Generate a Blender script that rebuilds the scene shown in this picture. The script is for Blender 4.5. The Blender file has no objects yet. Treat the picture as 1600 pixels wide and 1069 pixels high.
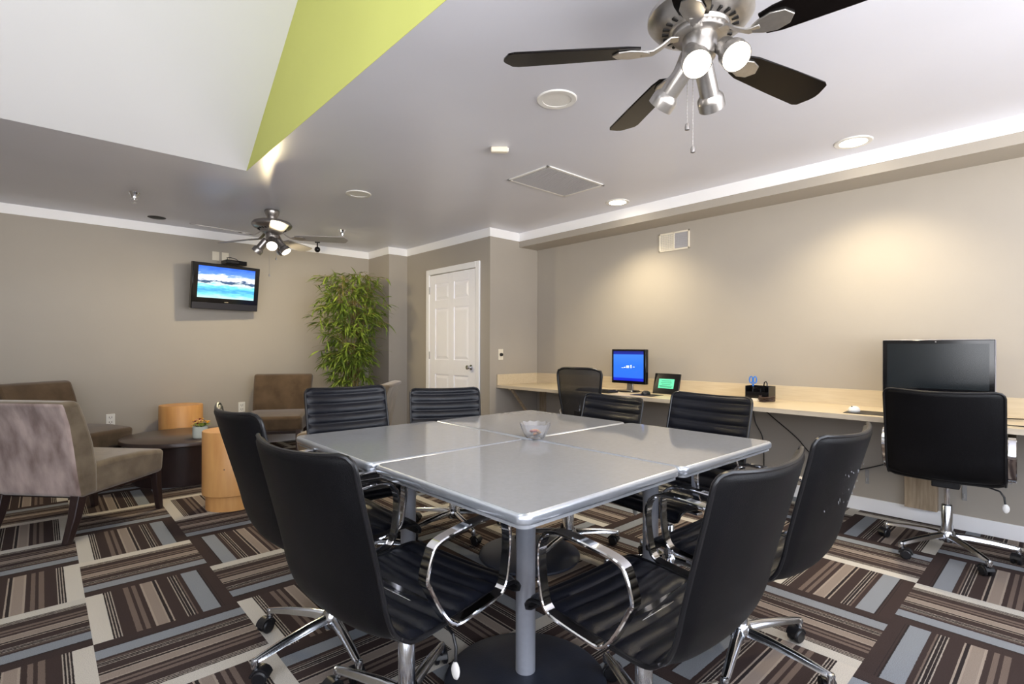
import bpy, math, random
from math import sin, cos, pi, radians as R, sqrt, hypot
from mathutils import Vector, Matrix
random.seed(7)
SC = bpy.context.scene
COL = SC.collection

# ------------------------------------------------------------------ mesh builder
class MB:
    def __init__(s): s.v=[]; s.f=[]; s.uv={}
    def add(s, vs, fs, M=None):
        n=len(s.v)
        for v in vs:
            v=Vector(v)
            if M is not None: v=M@v
            s.v.append(v)
        for f in fs: s.f.append([i+n for i in f])
        return n
    def box(s, x0,x1,y0,y1,z0,z1, M=None):
        v=[(x0,y0,z0),(x1,y0,z0),(x1,y1,z0),(x0,y1,z0),(x0,y0,z1),(x1,y0,z1),(x1,y1,z1),(x0,y1,z1)]
        f=[(0,3,2,1),(4,5,6,7),(0,1,5,4),(1,2,6,5),(2,3,7,6),(3,0,4,7)]
        s.add(v,f,M); return s
    def lathe(s, prof, n=32, M=None, cap=True):
        vs=[];fs=[]
        for r,z in prof:
            for k in range(n):
                a=2*pi*k/n; vs.append((r*cos(a),r*sin(a),z))
        m=len(prof)
        for i in range(m-1):
            for k in range(n):
                a=i*n+k; b=i*n+(k+1)%n
                fs.append((a,b,b+n,a+n))
        if cap:
            if prof[0][0]>1e-5: fs.append(list(range(n))[::-1])
            if prof[-1][0]>1e-5: fs.append([(m-1)*n+k for k in range(n)])
        s.add(vs,fs,M); return s
    def sweep(s, pts, sect, closed=False, up=(0,0,1), M=None, scale=None):
        """sect: list of (a,b) in the frame (side, normal)"""
        P=[Vector(p) for p in pts]; n=len(P); m=len(sect); up=Vector(up)
        vs=[];fs=[]
        prev=None
        for i,p in enumerate(P):
            if closed: t=(P[(i+1)%n]-P[i-1])
            else: t=P[min(i+1,n-1)]-P[max(i-1,0)]
            t.normalize()
            if prev is None:
                side=t.cross(up)
                if side.length<1e-4: side=t.cross(Vector((1,0,0)))
                if side.length<1e-4: side=t.cross(Vector((0,1,0)))
            else:
                side=prev-t*prev.dot(t)
                if side.length<1e-5: side=t.cross(up)
            side.normalize(); nor=side.cross(t).normalized(); prev=side
            k=scale[i] if scale else 1
            for a,b in sect: vs.append(p+side*a*k+nor*b*k)
        rng=n if closed else n-1
        for i in range(rng):
            for k in range(m):
                a=i*m+k;b=i*m+(k+1)%m;c=((i+1)%n)*m+(k+1)%m;d=((i+1)%n)*m+k
                fs.append((a,b,c,d))
        if not closed:
            fs.append(list(range(m))[::-1]); fs.append([(n-1)*m+k for k in range(m)])
        s.add(vs,fs,M); return s
    def tube(s, pts, r, n=10, closed=False, M=None, scale=None):
        return s.sweep(pts,[(r*cos(2*pi*k/n),r*sin(2*pi*k/n)) for k in range(n)],closed,M=M,scale=scale)
    def prism(s, poly, z0, z1, M=None):
        n=len(poly)
        vs=[(x,y,z0) for x,y in poly]+[(x,y,z1) for x,y in poly]
        fs=[list(range(n))[::-1],[n+k for k in range(n)]]+[(k,(k+1)%n,(k+1)%n+n,k+n) for k in range(n)]
        s.add(vs,fs,M); return s
    def cyl(s, a, b, r, r2=None, n=20):
        a=Vector(a);b=Vector(b);d=b-a;L=d.length
        M=Matrix.Translation(a)@d.to_track_quat('Z','Y').to_matrix().to_4x4()
        return s.lathe([(r,0),(r2 if r2 is not None else r,L)],n,M)
    def ball(s, c, r, n=14, sq=(1,1,1)):
        pr=[(max(1e-6,r*sin(pi*i/(n//2))),-r*cos(pi*i/(n//2))) for i in range(n//2+1)]
        M=Matrix.Translation(Vector(c))@Matrix.Diagonal((sq[0],sq[1],sq[2],1))
        return s.lathe(pr,n,M,cap=False)
    def build(s, name, mat, parent=None, loc=None, rot=None, bevel=0, seg=2, smooth=True, kind=None, angle=35):
        me=bpy.data.meshes.new(name)
        me.from_pydata([tuple(v) for v in s.v],[],s.f)
        me.validate(); me.update()
        if smooth:
            for p in me.polygons: p.use_smooth=True
            try: me.set_sharp_from_angle(angle=R(angle))
            except Exception: pass
        if isinstance(mat,(list,tuple)):
            for m in mat: me.materials.append(m)
        else: me.materials.append(mat)
        o=bpy.data.objects.new(name,me); COL.objects.link(o)
        if parent: o.parent=parent
        if loc is not None: o.location=loc
        if rot is not None: o.rotation_euler=rot
        if bevel:
            b=o.modifiers.new('bevel','BEVEL'); b.width=bevel; b.segments=seg; b.limit_method='ANGLE'; b.angle_limit=R(40)
            b.harden_normals=False
        if kind: o['kind']=kind
        return o

def tag(o,label=None,cat=None,group=None,kind=None):
    if label: o['label']=label
    if cat: o['category']=cat
    if group: o['group']=group
    if kind: o['kind']=kind
    return o
def thing(name,label,cat,loc=(0,0,0),rz=0,group=None):
    o=bpy.data.objects.new(name,None); COL.objects.link(o); o.empty_display_size=.1
    o.location=loc; o.rotation_euler=(0,0,rz)
    return tag(o,label,cat,group)
def dup(root,loc,rz,label,group=None,dz=0,base=0):
    r=root.copy(); COL.objects.link(r); r.location=loc; r.rotation_euler=(0,0,rz); r['label']=label
    if group: r['group']=group
    for ch in list(root.children):
        c=ch.copy(); COL.objects.link(c); c.parent=r
        for g in list(ch.children):
            d=g.copy(); COL.objects.link(d); d.parent=c
    return r

# ------------------------------------------------------------------ materials
def mat(name,col,rough=.5,metal=0,spec=.5,noise=0,nscale=20,bump=0,bscale=200,emit=None,estr=1,coat=0,trans=0,ior=1.45,sheen=0,col2=None,stretch=None,alpha=1):
    m=bpy.data.materials.new(name); m.use_nodes=True
    nt=m.node_tree; b=nt.nodes['Principled BSDF']
    c=(col[0],col[1],col[2],1)
    b.inputs['Base Color'].default_value=c
    b.inputs['Roughness'].default_value=rough; b.inputs['Metallic'].default_value=metal
    b.inputs['Specular IOR Level'].default_value=spec
    b.inputs['Coat Weight'].default_value=coat
    b.inputs['Transmission Weight'].default_value=trans; b.inputs['IOR'].default_value=ior
    if sheen: b.inputs['Sheen Weight'].default_value=sheen
    if alpha<1: b.inputs['Alpha'].default_value=alpha
    tc=nt.nodes.new('ShaderNodeTexCoord'); mp=nt.nodes.new('ShaderNodeMapping')
    nt.links.new(tc.outputs['Object'],mp.inputs['Vector'])
    if stretch: mp.inputs['Scale'].default_value=stretch
    if noise or col2:
        n=nt.nodes.new('ShaderNodeTexNoise'); n.inputs['Scale'].default_value=nscale; n.inputs['Detail'].default_value=4
        nt.links.new(mp.outputs[0],n.inputs['Vector'])
        rp=nt.nodes.new('ShaderNodeValToRGB')
        if col2: a=c; d=(col2[0],col2[1],col2[2],1)
        else: a=tuple(x*(1-noise) for x in col)+(1,); d=tuple(min(1,x*(1+noise)) for x in col)+(1,)
        rp.color_ramp.elements[0].position=.3; rp.color_ramp.elements[0].color=a
        rp.color_ramp.elements[1].position=.7; rp.color_ramp.elements[1].color=d
        nt.links.new(n.outputs['Fac'],rp.inputs[0]); nt.links.new(rp.outputs[0],b.inputs['Base Color'])
    if bump:
        n2=nt.nodes.new('ShaderNodeTexNoise'); n2.inputs['Scale'].default_value=bscale; n2.inputs['Detail'].default_value=3
        nt.links.new(tc.outputs['Object'],n2.inputs['Vector'])
        bp=nt.nodes.new('ShaderNodeBump'); bp.inputs['Strength'].default_value=bump; bp.inputs['Distance'].default_value=.002
        nt.links.new(n2.outputs['Fac'],bp.inputs['Height']); nt.links.new(bp.outputs[0],b.inputs['Normal'])
    if emit:
        b.inputs['Emission Color'].default_value=(emit[0],emit[1],emit[2],1); b.inputs['Emission Strength'].default_value=estr
    return m
def hexc(r,g,b):
    f=lambda x:(x/255/12.92 if x/255<=.04045 else ((x/255+.055)/1.055)**2.4)
    return (f(r),f(g),f(b))

M={}
M['wall']=mat('wall paint',hexc(167,160,150),.42,spec=.35,noise=.015,nscale=3,bump=.12,bscale=160)
M['ceil']=mat('ceiling paint',hexc(214,215,225),.3,spec=.45,noise=.015,nscale=2,bump=.05,bscale=40)
M['vault']=mat('vault white paint',hexc(214,214,217),.6,spec=.2,noise=.01,nscale=2)
M['green']=mat('vault lime paint',hexc(196,200,112),.6,spec=.2,noise=.02,nscale=2)
M['trim']=mat('trim white paint',hexc(242,242,244),.4,noise=.01,nscale=5)
M['door']=mat('door white paint',hexc(246,246,252),.35,noise=.01,nscale=5)
M['leather']=mat('black leather',hexc(20,22,30),.32,spec=.42,noise=.12,nscale=25,bump=.35,bscale=420)
M['leatherback']=mat('black leather back',hexc(9,9,12),.42,spec=.24,noise=.15,nscale=9,bump=.4,bscale=480)
M['piping']=mat('black piping',hexc(20,20,23),.3,noise=.1,nscale=40)
M['chrome']=mat('chrome',(.78,.79,.82),.07,1,noise=.02,nscale=30)
M['alu']=mat('polished aluminium',(.62,.64,.68),.16,1,noise=.04,nscale=30)
M['plastic']=mat('black plastic',hexc(22,22,25),.4,noise=.1,nscale=40)
M['plasticgloss']=mat('gloss black plastic',hexc(14,14,17),.12,noise=.05,nscale=40)
M['tabletop']=mat('grey laminate',hexc(152,154,158),.07,spec=.6,noise=.03,nscale=60)
M['tableedge']=mat('silver table edge',(.62,.66,.72),.28,.75,noise=.03,nscale=60)
M['column']=mat('silver grey powder coat',hexc(160,163,172),.3,.25,noise=.03,nscale=60)
M['diskbase']=mat('dark grey iron base',hexc(52,56,68),.4,.3,noise=.08,nscale=25,bump=.2)
M['desk']=mat('beige laminate',hexc(208,194,168),.3,spec=.45,col2=hexc(198,182,154),nscale=6,stretch=(14,1,14))
M['deskedge']=mat('pale laminate edge',hexc(208,196,176),.35,col2=hexc(198,184,162),nscale=6,stretch=(10,1,10))
M['board']=mat('oak support board',hexc(176,158,134),.5,col2=hexc(140,122,100),nscale=5,stretch=(14,14,1.2))
M['nickel']=mat('brushed nickel',(.50,.48,.46),.3,.9,noise=.06,nscale=60)
M['pewter']=mat('pewter metal',(.36,.34,.33),.3,.9,noise=.06,nscale=60)
M['blade']=mat('dark fan blade',hexc(12,9,9),.2,spec=.12,noise=.2,nscale=8,stretch=(1,9,1))
M['bladegrey']=mat('grey fan blade',hexc(160,155,152),.4,noise=.04,nscale=8)
M['bulb']=mat('lit bulb',(1,1,1),.3,emit=(1,.83,.58),estr=14)
M['canlit']=mat('lit recessed lamp',(1,1,1),.3,emit=(1,.88,.68),estr=14)
M['white']=mat('white plastic',hexc(228,226,222),.4,noise=.01)
M['ivory']=mat('ivory plastic',hexc(226,218,200),.4,noise=.01)
M['ventgrey']=mat('vent grey',hexc(172,170,172),.5,noise=.03,nscale=80)
M['dark']=mat('dark void',hexc(18,16,16),.6,noise=.1)
M['suede_tan']=mat('tan suede',hexc(126,112,92),.85,spec=.15,sheen=.35,col2=hexc(98,84,66),nscale=9,bump=.3,bscale=120)
M['suede_brown']=mat('brown suede',hexc(92,76,60),.88,spec=.15,sheen=.3,col2=hexc(72,58,44),nscale=8,bump=.3,bscale=120)
M['suede_mauve']=mat('mauve brushed suede',hexc(190,170,162),.8,spec=.2,sheen=.5,col2=hexc(118,97,90),nscale=6.5,bump=.3,bscale=120,stretch=(1.6,1.6,.7))
M['darkwood']=mat('espresso wood',hexc(46,33,32),.35,noise=.15,nscale=10,stretch=(6,6,1))
M['tablewood']=mat('dark coffee table wood',hexc(70,58,54),.3,noise=.1,nscale=7,stretch=(1,7,1))
M['maple']=mat('maple veneer',hexc(222,168,104),.4,col2=hexc(202,144,84),nscale=5,stretch=(3,3,.6))
M['ceramic']=mat('pale celadon ceramic',hexc(206,212,200),.25,noise=.02)
M['leaf']=mat('bamboo leaf',hexc(136,154,62),.5,spec=.35,col2=hexc(74,100,36),nscale=14)
M['cane']=mat('bamboo cane',hexc(128,112,62),.5,noise=.2,nscale=30)
M['soil']=mat('wicker pot',hexc(88,66,44),.8,noise=.3,nscale=40,bump=.5,bscale=80)
M['glassbowl']=mat('clear pressed glass',(.97,.97,1),.04,trans=.85,ior=1.45,noise=.01)
M['glow_green']=mat('green notice',hexc(96,214,170),.5,emit=hexc(96,214,170),estr=.35)  # printed sheet, no lamp; faint glow added to its colour
M['paperlines']=mat('notice print',hexc(34,96,78),.6,noise=.05)
M['blueplastic']=mat('blue plastic',hexc(24,112,206),.35,noise=.05)
M['clear']=mat('clear plastic hook',(.8,.8,.8),.15,trans=.6,noise=.02)

def nodes_screen(name, ramp, strength, clouds=0, axis='Y'):
    m=bpy.data.materials.new(name); m.use_nodes=True; nt=m.node_tree; b=nt.nodes['Principled BSDF']
    b.inputs['Base Color'].default_value=(.01,.01,.01,1); b.inputs['Roughness'].default_value=.15
    uv=nt.nodes.new('ShaderNodeUVMap'); sp=nt.nodes.new('ShaderNodeSeparateXYZ'); nt.links.new(uv.outputs[0],sp.inputs[0])
    rp=nt.nodes.new('ShaderNodeValToRGB'); el=rp.color_ramp.elements
    el[0].position=ramp[0][0]; el[0].color=(*hexc(*ramp[0][1]),1)
    el[1].position=ramp[-1][0]; el[1].color=(*hexc(*ramp[-1][1]),1)
    for p,c in ramp[1:-1]:
        e=el.new(p); e.color=(*hexc(*c),1)
    if clouds:
        n=nt.nodes.new('ShaderNodeTexNoise'); n.inputs['Scale'].default_value=4.2; n.inputs['Detail'].default_value=8; n.inputs['Roughness'].default_value=.65; n.inputs['Distortion'].default_value=.4
        mp=nt.nodes.new('ShaderNodeMapping'); mp.inputs['Scale'].default_value=(1,2.6,1); mp.inputs['Rotation'].default_value=(0,0,.25)
        nt.links.new(uv.outputs[0],mp.inputs[0]); nt.links.new(mp.outputs[0],n.inputs['Vector'])
        ma=nt.nodes.new('ShaderNodeMath'); ma.operation='MULTIPLY_ADD'; ma.inputs[1].default_value=clouds; 
        nt.links.new(n.outputs['Fac'],ma.inputs[0]); 
        s2=nt.nodes.new('ShaderNodeMath'); s2.operation='SUBTRACT'; s2.inputs[1].default_value=clouds*.5
        nt.links.new(sp.outputs[1],s2.inputs[0]); nt.links.new(s2.outputs[0],ma.inputs[2]); nt.links.new(ma.outputs[0],rp.inputs[0])
    else: nt.links.new(sp.outputs[1],rp.inputs[0])
    nt.links.new(rp.outputs[0],b.inputs['Emission Color']); b.inputs['Emission Strength'].default_value=strength
    return m
M['tvscreen']=nodes_screen('television picture',[(0,(190,235,238)),(.12,(120,215,225)),(.25,(60,150,205)),(.38,(110,215,228)),(.47,(220,240,245)),(.50,(40,70,100)),(.56,(60,90,130)),(.58,(240,244,250)),(.70,(240,246,255)),(.77,(90,140,225)),(1,(30,95,215))],1.3,.42)
M['blue_screen']=nodes_screen('blue desktop picture',[(0,(8,30,200)),(.09,(12,42,210)),(.1,(44,112,232)),(.5,(40,116,236)),(.88,(60,130,240)),(.9,(18,40,160)),(1,(12,26,120))],1.0)

def mesh_fabric():
    m=bpy.data.materials.new('black mesh fabric'); m.use_nodes=True; nt=m.node_tree; b=nt.nodes['Principled BSDF']
    b.inputs['Base Color'].default_value=(.012,.012,.014,1); b.inputs['Roughness'].default_value=.6
    tc=nt.nodes.new('ShaderNodeTexCoord'); sp=nt.nodes.new('ShaderNodeSeparateXYZ'); nt.links.new(tc.outputs['Object'],sp.inputs[0])
    outs=[]
    for ax in (1,2):
        mu=nt.nodes.new('ShaderNodeMath'); mu.operation='MULTIPLY'; mu.inputs[1].default_value=2*pi/.0035
        nt.links.new(sp.outputs[ax],mu.inputs[0]); sn=nt.nodes.new('ShaderNodeMath'); sn.operation='SINE'; nt.links.new(mu.outputs[0],sn.inputs[0]); outs.append(sn)
    mx=nt.nodes.new('ShaderNodeMath'); mx.operation='MAXIMUM'; nt.links.new(outs[0].outputs[0],mx.inputs[0]); nt.links.new(outs[1].outputs[0],mx.inputs[1])
    gt=nt.nodes.new('ShaderNodeMath'); gt.operation='GREATER_THAN'; gt.inputs[1].default_value=-.7; nt.links.new(mx.outputs[0],gt.inputs[0])
    nt.links.new(gt.outputs[0],b.inputs['Alpha'])
    return m
M['meshfab']=mesh_fabric()

def carpet_mat():
    m=bpy.data.materials.new('striped carpet tiles'); m.use_nodes=True; nt=m.node_tree; b=nt.nodes['Principled BSDF']
    b.inputs['Roughness'].default_value=.95; b.inputs['Specular IOR Level'].default_value=.1
    uv=nt.nodes.new('ShaderNodeUVMap'); sp=nt.nodes.new('ShaderNodeSeparateXYZ'); nt.links.new(uv.outputs[0],sp.inputs[0])
    # slight yarn jitter
    tc=nt.nodes.new('ShaderNodeTexCoord')
    n=nt.nodes.new('ShaderNodeTexNoise'); n.inputs['Scale'].default_value=190; n.inputs['Detail'].default_value=2; nt.links.new(tc.outputs['Object'],n.inputs['Vector'])
    j=nt.nodes.new('ShaderNodeMath'); j.operation='MULTIPLY_ADD'; j.inputs[1].default_value=.012
    s0=nt.nodes.new('ShaderNodeMath'); s0.operation='SUBTRACT'; s0.inputs[1].default_value=.006
    nt.links.new(sp.outputs[0],s0.inputs[0]); nt.links.new(n.outputs['Fac'],j.inputs[0]); nt.links.new(s0.outputs[0],j.inputs[2])
    rp=nt.nodes.new('ShaderNodeValToRGB'); cr=rp.color_ramp; cr.interpolation='CONSTANT'
    D=(64,53,51); W=(200,194,184); T=(144,131,121); T2=(160,147,135); B=(137,141,147); L=(168,158,148); K=(48,42,42); G=(112,98,90)
    st=[(0,W),(.122,K),(.135,L),(.142,K),(.155,L),(.162,K),(.175,L),(.183,D),(.27,G),(.31,D),(.335,G),(.365,D),(.40,T2),(.415,T),(.485,T2),(.50,K),(.52,T2),(.532,D),(.625,L),(.632,K),(.645,L),(.652,K),(.668,L),(.676,K),(.69,G),(.70,D),(.735,B),(.875,K),(.885,D),(.90,K),(.906,D)]
    while len(cr.elements)<len(st): cr.elements.new(.5)
    for e,(p,c) in zip(cr.elements,st): e.position=p
    for e,(p,c) in zip(cr.elements,st): e.position=p; e.color=(*hexc(*c),1)
    nt.links.new(j.outputs[0],rp.inputs[0])
    n2=nt.nodes.new('ShaderNodeTexNoise'); n2.inputs['Scale'].default_value=420; n2.inputs['Detail'].default_value=2; nt.links.new(tc.outputs['Object'],n2.inputs['Vector'])
    r2=nt.nodes.new('ShaderNodeMapRange'); r2.inputs['From Min'].default_value=.3; r2.inputs['From Max'].default_value=.7; r2.inputs['To Min'].default_value=.72; r2.inputs['To Max'].default_value=1.25
    nt.links.new(n2.outputs['Fac'],r2.inputs['Value'])
    at=nt.nodes.new('ShaderNodeAttribute'); at.attribute_name='tint'
    mx=nt.nodes.new('ShaderNodeMix'); mx.data_type='RGBA'; mx.blend_type='MULTIPLY'; mx.inputs[0].default_value=1
    nt.links.new(rp.outputs[0],mx.inputs[6]); nt.links.new(r2.outputs[0],mx.inputs[7])
    m3=nt.nodes.new('ShaderNodeMix'); m3.data_type='RGBA'; m3.blend_type='MULTIPLY'; m3.inputs[0].default_value=1
    nt.links.new(mx.outputs[2],m3.inputs[6]); nt.links.new(at.outputs['Color'],m3.inputs[7])
    nt.links.new(m3.outputs[2],b.inputs['Base Color'])
    bp=nt.nodes.new('ShaderNodeBump'); bp.inputs['Strength'].default_value=.4; bp.inputs['Distance'].default_value=.003
    nt.links.new(n2.outputs['Fac'],bp.inputs['Height']); nt.links.new(bp.outputs[0],b.inputs['Normal'])
    return m
M['carpet']=carpet_mat()

# ------------------------------------------------------------------ room
H=2.44; XL,XD,XS,XDO,XJ=-2.2,4.303,4.014,3.581,3.312
YB,YE,YJ,YT=-1.6,4.273,5.981,6.535
HS,HC=2.287,2.352
T=.12
# floor with tiles
def make_floor():
    verts=[];faces=[];uvs=[];tint=[]
    tx,ty,ox,oy=.502,.505,.15,.02
    known={(0,5):0,(0,7):0,(-1,6):1,(-1,4):1,(6,1):0,(5,0):1,(1,6):1,(1,4):0,(0,6):1,(5,1):1,(-1,5):1,(0,4):0,(1,5):1,(-1,7):1,(0,8):1,(1,7):1,(4,2):0,(6,0):0,(7,1):0,(6,2):1,(5,2):1,(4,1):0,(4,0):0}
    rnd=random.Random(3)
    def cut(lo,hi,a,b): return max(lo,a),min(hi,b)
    for i in range(-6,10):
        for j in range(-5,15):
            x0,x1=cut(XL,XD,ox+i*tx,ox+(i+1)*tx); y0,y1=cut(YB,YT,oy+j*ty,oy+(j+1)*ty)
            fl=known.get((i,j),rnd.random()<.5); tv=rnd.uniform(.93,1.07); tw=rnd.uniform(-.02,.02)
            if x1<=x0 or y1<=y0: continue
            n=len(verts); q=[(x0,y0),(x1,y0),(x1,y1),(x0,y1)]
            for x,y in q:
                verts.append((x,y,0)); a=(x-ox)/tx-i; c=(y-oy)/ty-j
                if (i+j)%2==0: u,v=c,a
                else: u,v=a,c
                if fl: u=1-u
                uvs.append((u,v)); tint.append(((tv+tw)*.88,tv*.88,(tv-tw)*.88,1))
            faces.append((n,n+1,n+2,n+3))
    me=bpy.data.meshes.new('floor'); me.from_pydata(verts,[],faces); 
    me.color_attributes.new('tint','FLOAT_COLOR','CORNER'); me.uv_layers.new(name='UVMap')
    ul=me.uv_layers['UVMap']; li=[l.vertex_index for l in me.loops]
    for k,v in enumerate(li): ul.data[k].uv=uvs[v]
    ca=me.color_attributes['tint']
    for k,v in enumerate(li): ca.data[k].color=tint[v]
    me.materials.append(M['carpet'])
    o=bpy.data.objects.new('floor',me); COL.objects.link(o); o['kind']='structure'
make_floor()
def struct(name,mb,m,bevel=0,**k): return mb.build(name,m,kind='structure',bevel=bevel,**k)
HT=H+.1
struct('wall_back',MB().box(XL-T,XJ,YT,YT+T,0,HT),M['wall'])
struct('wall_alcove',MB().box(XJ,XDO+T,YJ,YT+T,0,HT),M['wall'])
struct('wall_doorside',MB().box(XDO,XDO+T,YE+T,YJ,0,HT),M['wall'])
struct('wall_deskend',MB().box(XDO,XD+T,YE,YE+T,0,HT),M['wall'])
struct('wall_right',MB().box(XD,XD+T,YB-T,YE,0,HT),M['wall'])
ly0,ly1,wz0,wz1=-1.45,.55,.75,2.2  # unseen window opening added in the left wall to brighten ceiling and desk wall
w=MB(); w.box(XL-T,XL,YB,ly0,0,HT); w.box(XL-T,XL,ly1,YT,0,HT); w.box(XL-T,XL,ly0,ly1,0,wz0); w.box(XL-T,XL,ly0,ly1,wz1,HT)
struct('wall_left',w,M['wall'])
w=MB()
for a in (ly0,ly0+.98,ly1-.05): w.box(XL-.09,XL-.03,a,a+.05,wz0,wz1)
w.box(XL-.09,XL-.03,ly0,ly1,wz0,wz0+.05); w.box(XL-.09,XL-.03,ly0,ly1,wz1-.05,wz1)
struct('added_window_3',w,M['trim'])  # frame of the unseen side window, added for its light
# wall behind the camera with a wide window
wx0,wx1,wz0,wz1=-1.7,3.4,.75,2.2
w=MB(); w.box(XL-T,wx0,YB-T,YB,0,HT); w.box(wx1,XD,YB-T,YB,0,HT); w.box(wx0,wx1,YB-T,YB,0,wz0); w.box(wx0,wx1,YB-T,YB,wz1,HT)
struct('wall_front',w,M['wall'])
w=MB()
for a in (wx0,wx0+1.62,wx0+3.25,wx1-.05): w.box(a,a+.05,YB-.09,YB-.03,wz0,wz1)
w.box(wx0,wx1,YB-.09,YB-.03,wz0,wz0+.05); w.box(wx0,wx1,YB-.09,YB-.03,wz1-.05,wz1); w.box(wx0,wx1,YB-.09,YB-.03,1.5,1.54)
struct('window_1',w,M['trim'])
# soffit above the desk
struct('wall_soffit',MB().box(XS,XD,YB,YE,HS,H),M['wall'])
# ceiling with vault opening
OX0,OX1,OY0,OY1=-1.8,1.112,.2,4.108
w=MB(); w.box(XL,OX0,YB,YT,H,HT); w.box(OX1,XD,YB,YT,H,HT); w.box(OX0,OX1,YB,OY0,H,HT); w.box(OX0,OX1,OY1,YT,H,HT)
struct('ceiling',w,M['ceil'])
sl=.731; YR=(OY0+OY1)/2; ZR=H+sl*(OY1-YR)
# gable walls of the vault
for nm,x0,x1 in (('wall_vault_right',OX1-.002,OX1+.1),('wall_vault_left',OX0-.1,OX0+.002)):
    g=MB(); pl=[(OY0,H+.0005),(OY1,H+.0005),(YR,ZR)]
    vs=[(x0,y,z) for y,z in pl]+[(x1,y,z) for y,z in pl]
    g.add(vs,[(0,2,1),(3,4,5),(0,1,4,3),(1,2,5,4),(2,0,3,5)])
    struct(nm,g,M['green'] if x0>0 else M['vault'],smooth=False)
g=MB(); g.add([(OX0,OY1,H),(OX1,OY1,H),(OX1,YR,ZR),(OX0,YR,ZR),(OX0,OY1+.1,H+.05),(OX1,OY1+.1,H+.05),(OX1,YR,ZR+.12),(OX0,YR,ZR+.12)],
  [(0,3,2,1),(4,5,6,7),(0,1,5,4),(1,2,6,5),(2,3,7,6),(3,0,4,7)])
# near slope, with a skylight opening between two strips
def sp(t): return (OY0+(YR-OY0)*t, H+(ZR-H)*t)
def slab(g,x0,x1,t0,t1):
    (y0,z0),(y1,z1)=sp(t0),sp(t1)
    g.add([(x0,y0,z0),(x1,y0,z0),(x1,y1,z1),(x0,y1,z1),(x0,y0,z0+.1),(x1,y0,z0+.1),(x1,y1,z1+.1),(x0,y1,z1+.1)],
      [(0,1,2,3),(4,7,6,5),(0,4,5,1),(1,5,6,2),(2,6,7,3),(3,7,4,0)])
slab(g,OX0,OX1,0,.4); slab(g,OX0,OX1,.66,1); slab(g,OX0,OX0+.6,.4,.66); slab(g,OX1-.6,OX1,.4,.66)
struct('ceiling_vault',g,M['vault'],smooth=False)
g=MB()
for x in (OX0+.6,-.37,OX1-.64): slab(g,x,x+.04,.4,.66)
struct('window_2',g,M['trim'],smooth=False)

# crown moulding
def crown(name,a,b,nx,ny,ea=0,eb=0):
    """a->b along the wall, (nx,ny) points into the room; ea/eb mitre lengths"""
    prof=[(0,HC-.0),(.006,HC),(.008,HC+.01),(.016,H-.03),(.022,H-.012),(.024,H),(0,H)]
    a=Vector((a[0],a[1]));b=Vector((b[0],b[1]));d=(b-a).normalized()
    vs=[]
    for p,e in ((a,-ea),(b,eb)):
        for o,z in prof: q=p+Vector((nx,ny))*o+d*(e*o); vs.append((q.x,q.y,z))
    m=len(prof); fs=[(k,(k+1)%m,(k+1)%m+m,k+m) for k in range(m)]+[list(range(m))[::-1],list(range(m,2*m))]
    g=MB(); g.add(vs,fs); return g.build(name,M['trim'],kind='structure',angle=25)
crown('trim_1',(XL,YT),(XJ,YT),0,-1,0,-1)
crown('trim_2',(XJ,YT),(XJ,YJ),-1,0,-1,1)
crown('trim_3',(XJ,YJ),(XDO,YJ),0,-1,1,-1)
crown('trim_4',(XDO,YJ),(XDO,YE),-1,0,-1,1)
crown('trim_5',(XDO,YE),(XS,YE),0,-1,1,-1)
crown('trim_6',(XS,YE),(XS,YB),-1,0,-1,0)
crown('trim_7',(XL,YB),(XL,YT),1,0,0,-1)
def basebd(name,x0,x1,y0,y1): MB().box(x0,x1,y0,y1,0,.094).build(name,M['trim'],kind='structure',bevel=.004)
basebd('baseboard_right',XD-.014,XD,YB,YE)
basebd('baseboard_deskend',XDO,XD-.014,YE-.014,YE)
basebd('baseboard_back',XL,XJ,YT-.014,YT)
basebd('baseboard_alcove',XJ-.014,XJ,YJ,YT-.014)
basebd('baseboard_jog',XJ,XDO,YJ-.014,YJ)
basebd('baseboard_doorfar',XDO-.014,XDO,5.50,YJ-.014)
basebd('baseboard_left',XL,XL+.014,YB,YT-.014)

# door (on the X=XDO wall)
d0,d1=4.435,5.496; cw=.068; dt=2.108
g=MB(); g.box(XDO-.022,XDO,d0,d0+cw,0,dt); g.box(XDO-.022,XDO,d1-cw,d1,0,dt); g.box(XDO-.022,XDO,d0+cw,d1-cw,dt-cw,dt)
g.box(XDO-.012,XDO,d0+cw,d0+cw+.012,0,dt-cw); g.box(XDO-.012,XDO,d1-cw-.012,d1-cw,0,dt-cw)
struct('trim_8',g,M['trim'],bevel=.006)
door=bpy.data.objects.new('door_1',None); COL.objects.link(door); door.location=(XDO,0,0); door['kind']='structure'
y0,y1=d0+cw+.012,d1-cw-.012; zt=dt-cw-.01
g=MB(); g.box(-.003,0,y0,y1,.01,zt)
yc=(y0+y1)/2; st=.115; mt=.1
rows=[(.22,.82),(1.0,1.62),(1.72,zt-.11)]
cols=[(y0+st,yc-mt/2),(yc+mt/2,y1-st)]
g.box(-.014,-.003,y0,y0+st,.01,zt); g.box(-.014,-.003,y1-st,y1,.01,zt); g.box(-.014,-.003,yc-mt/2,yc+mt/2,.01,zt)
for za,zb in ((.01,.22),(.82,1.0),(1.62,1.72),(zt-.11,zt)):
    for ca,cb in cols: g.box(-.014,-.003,ca,cb,za,zb)
slabo=g.build('door_slab',M['door'],door,bevel=.003)
g=MB()
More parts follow.
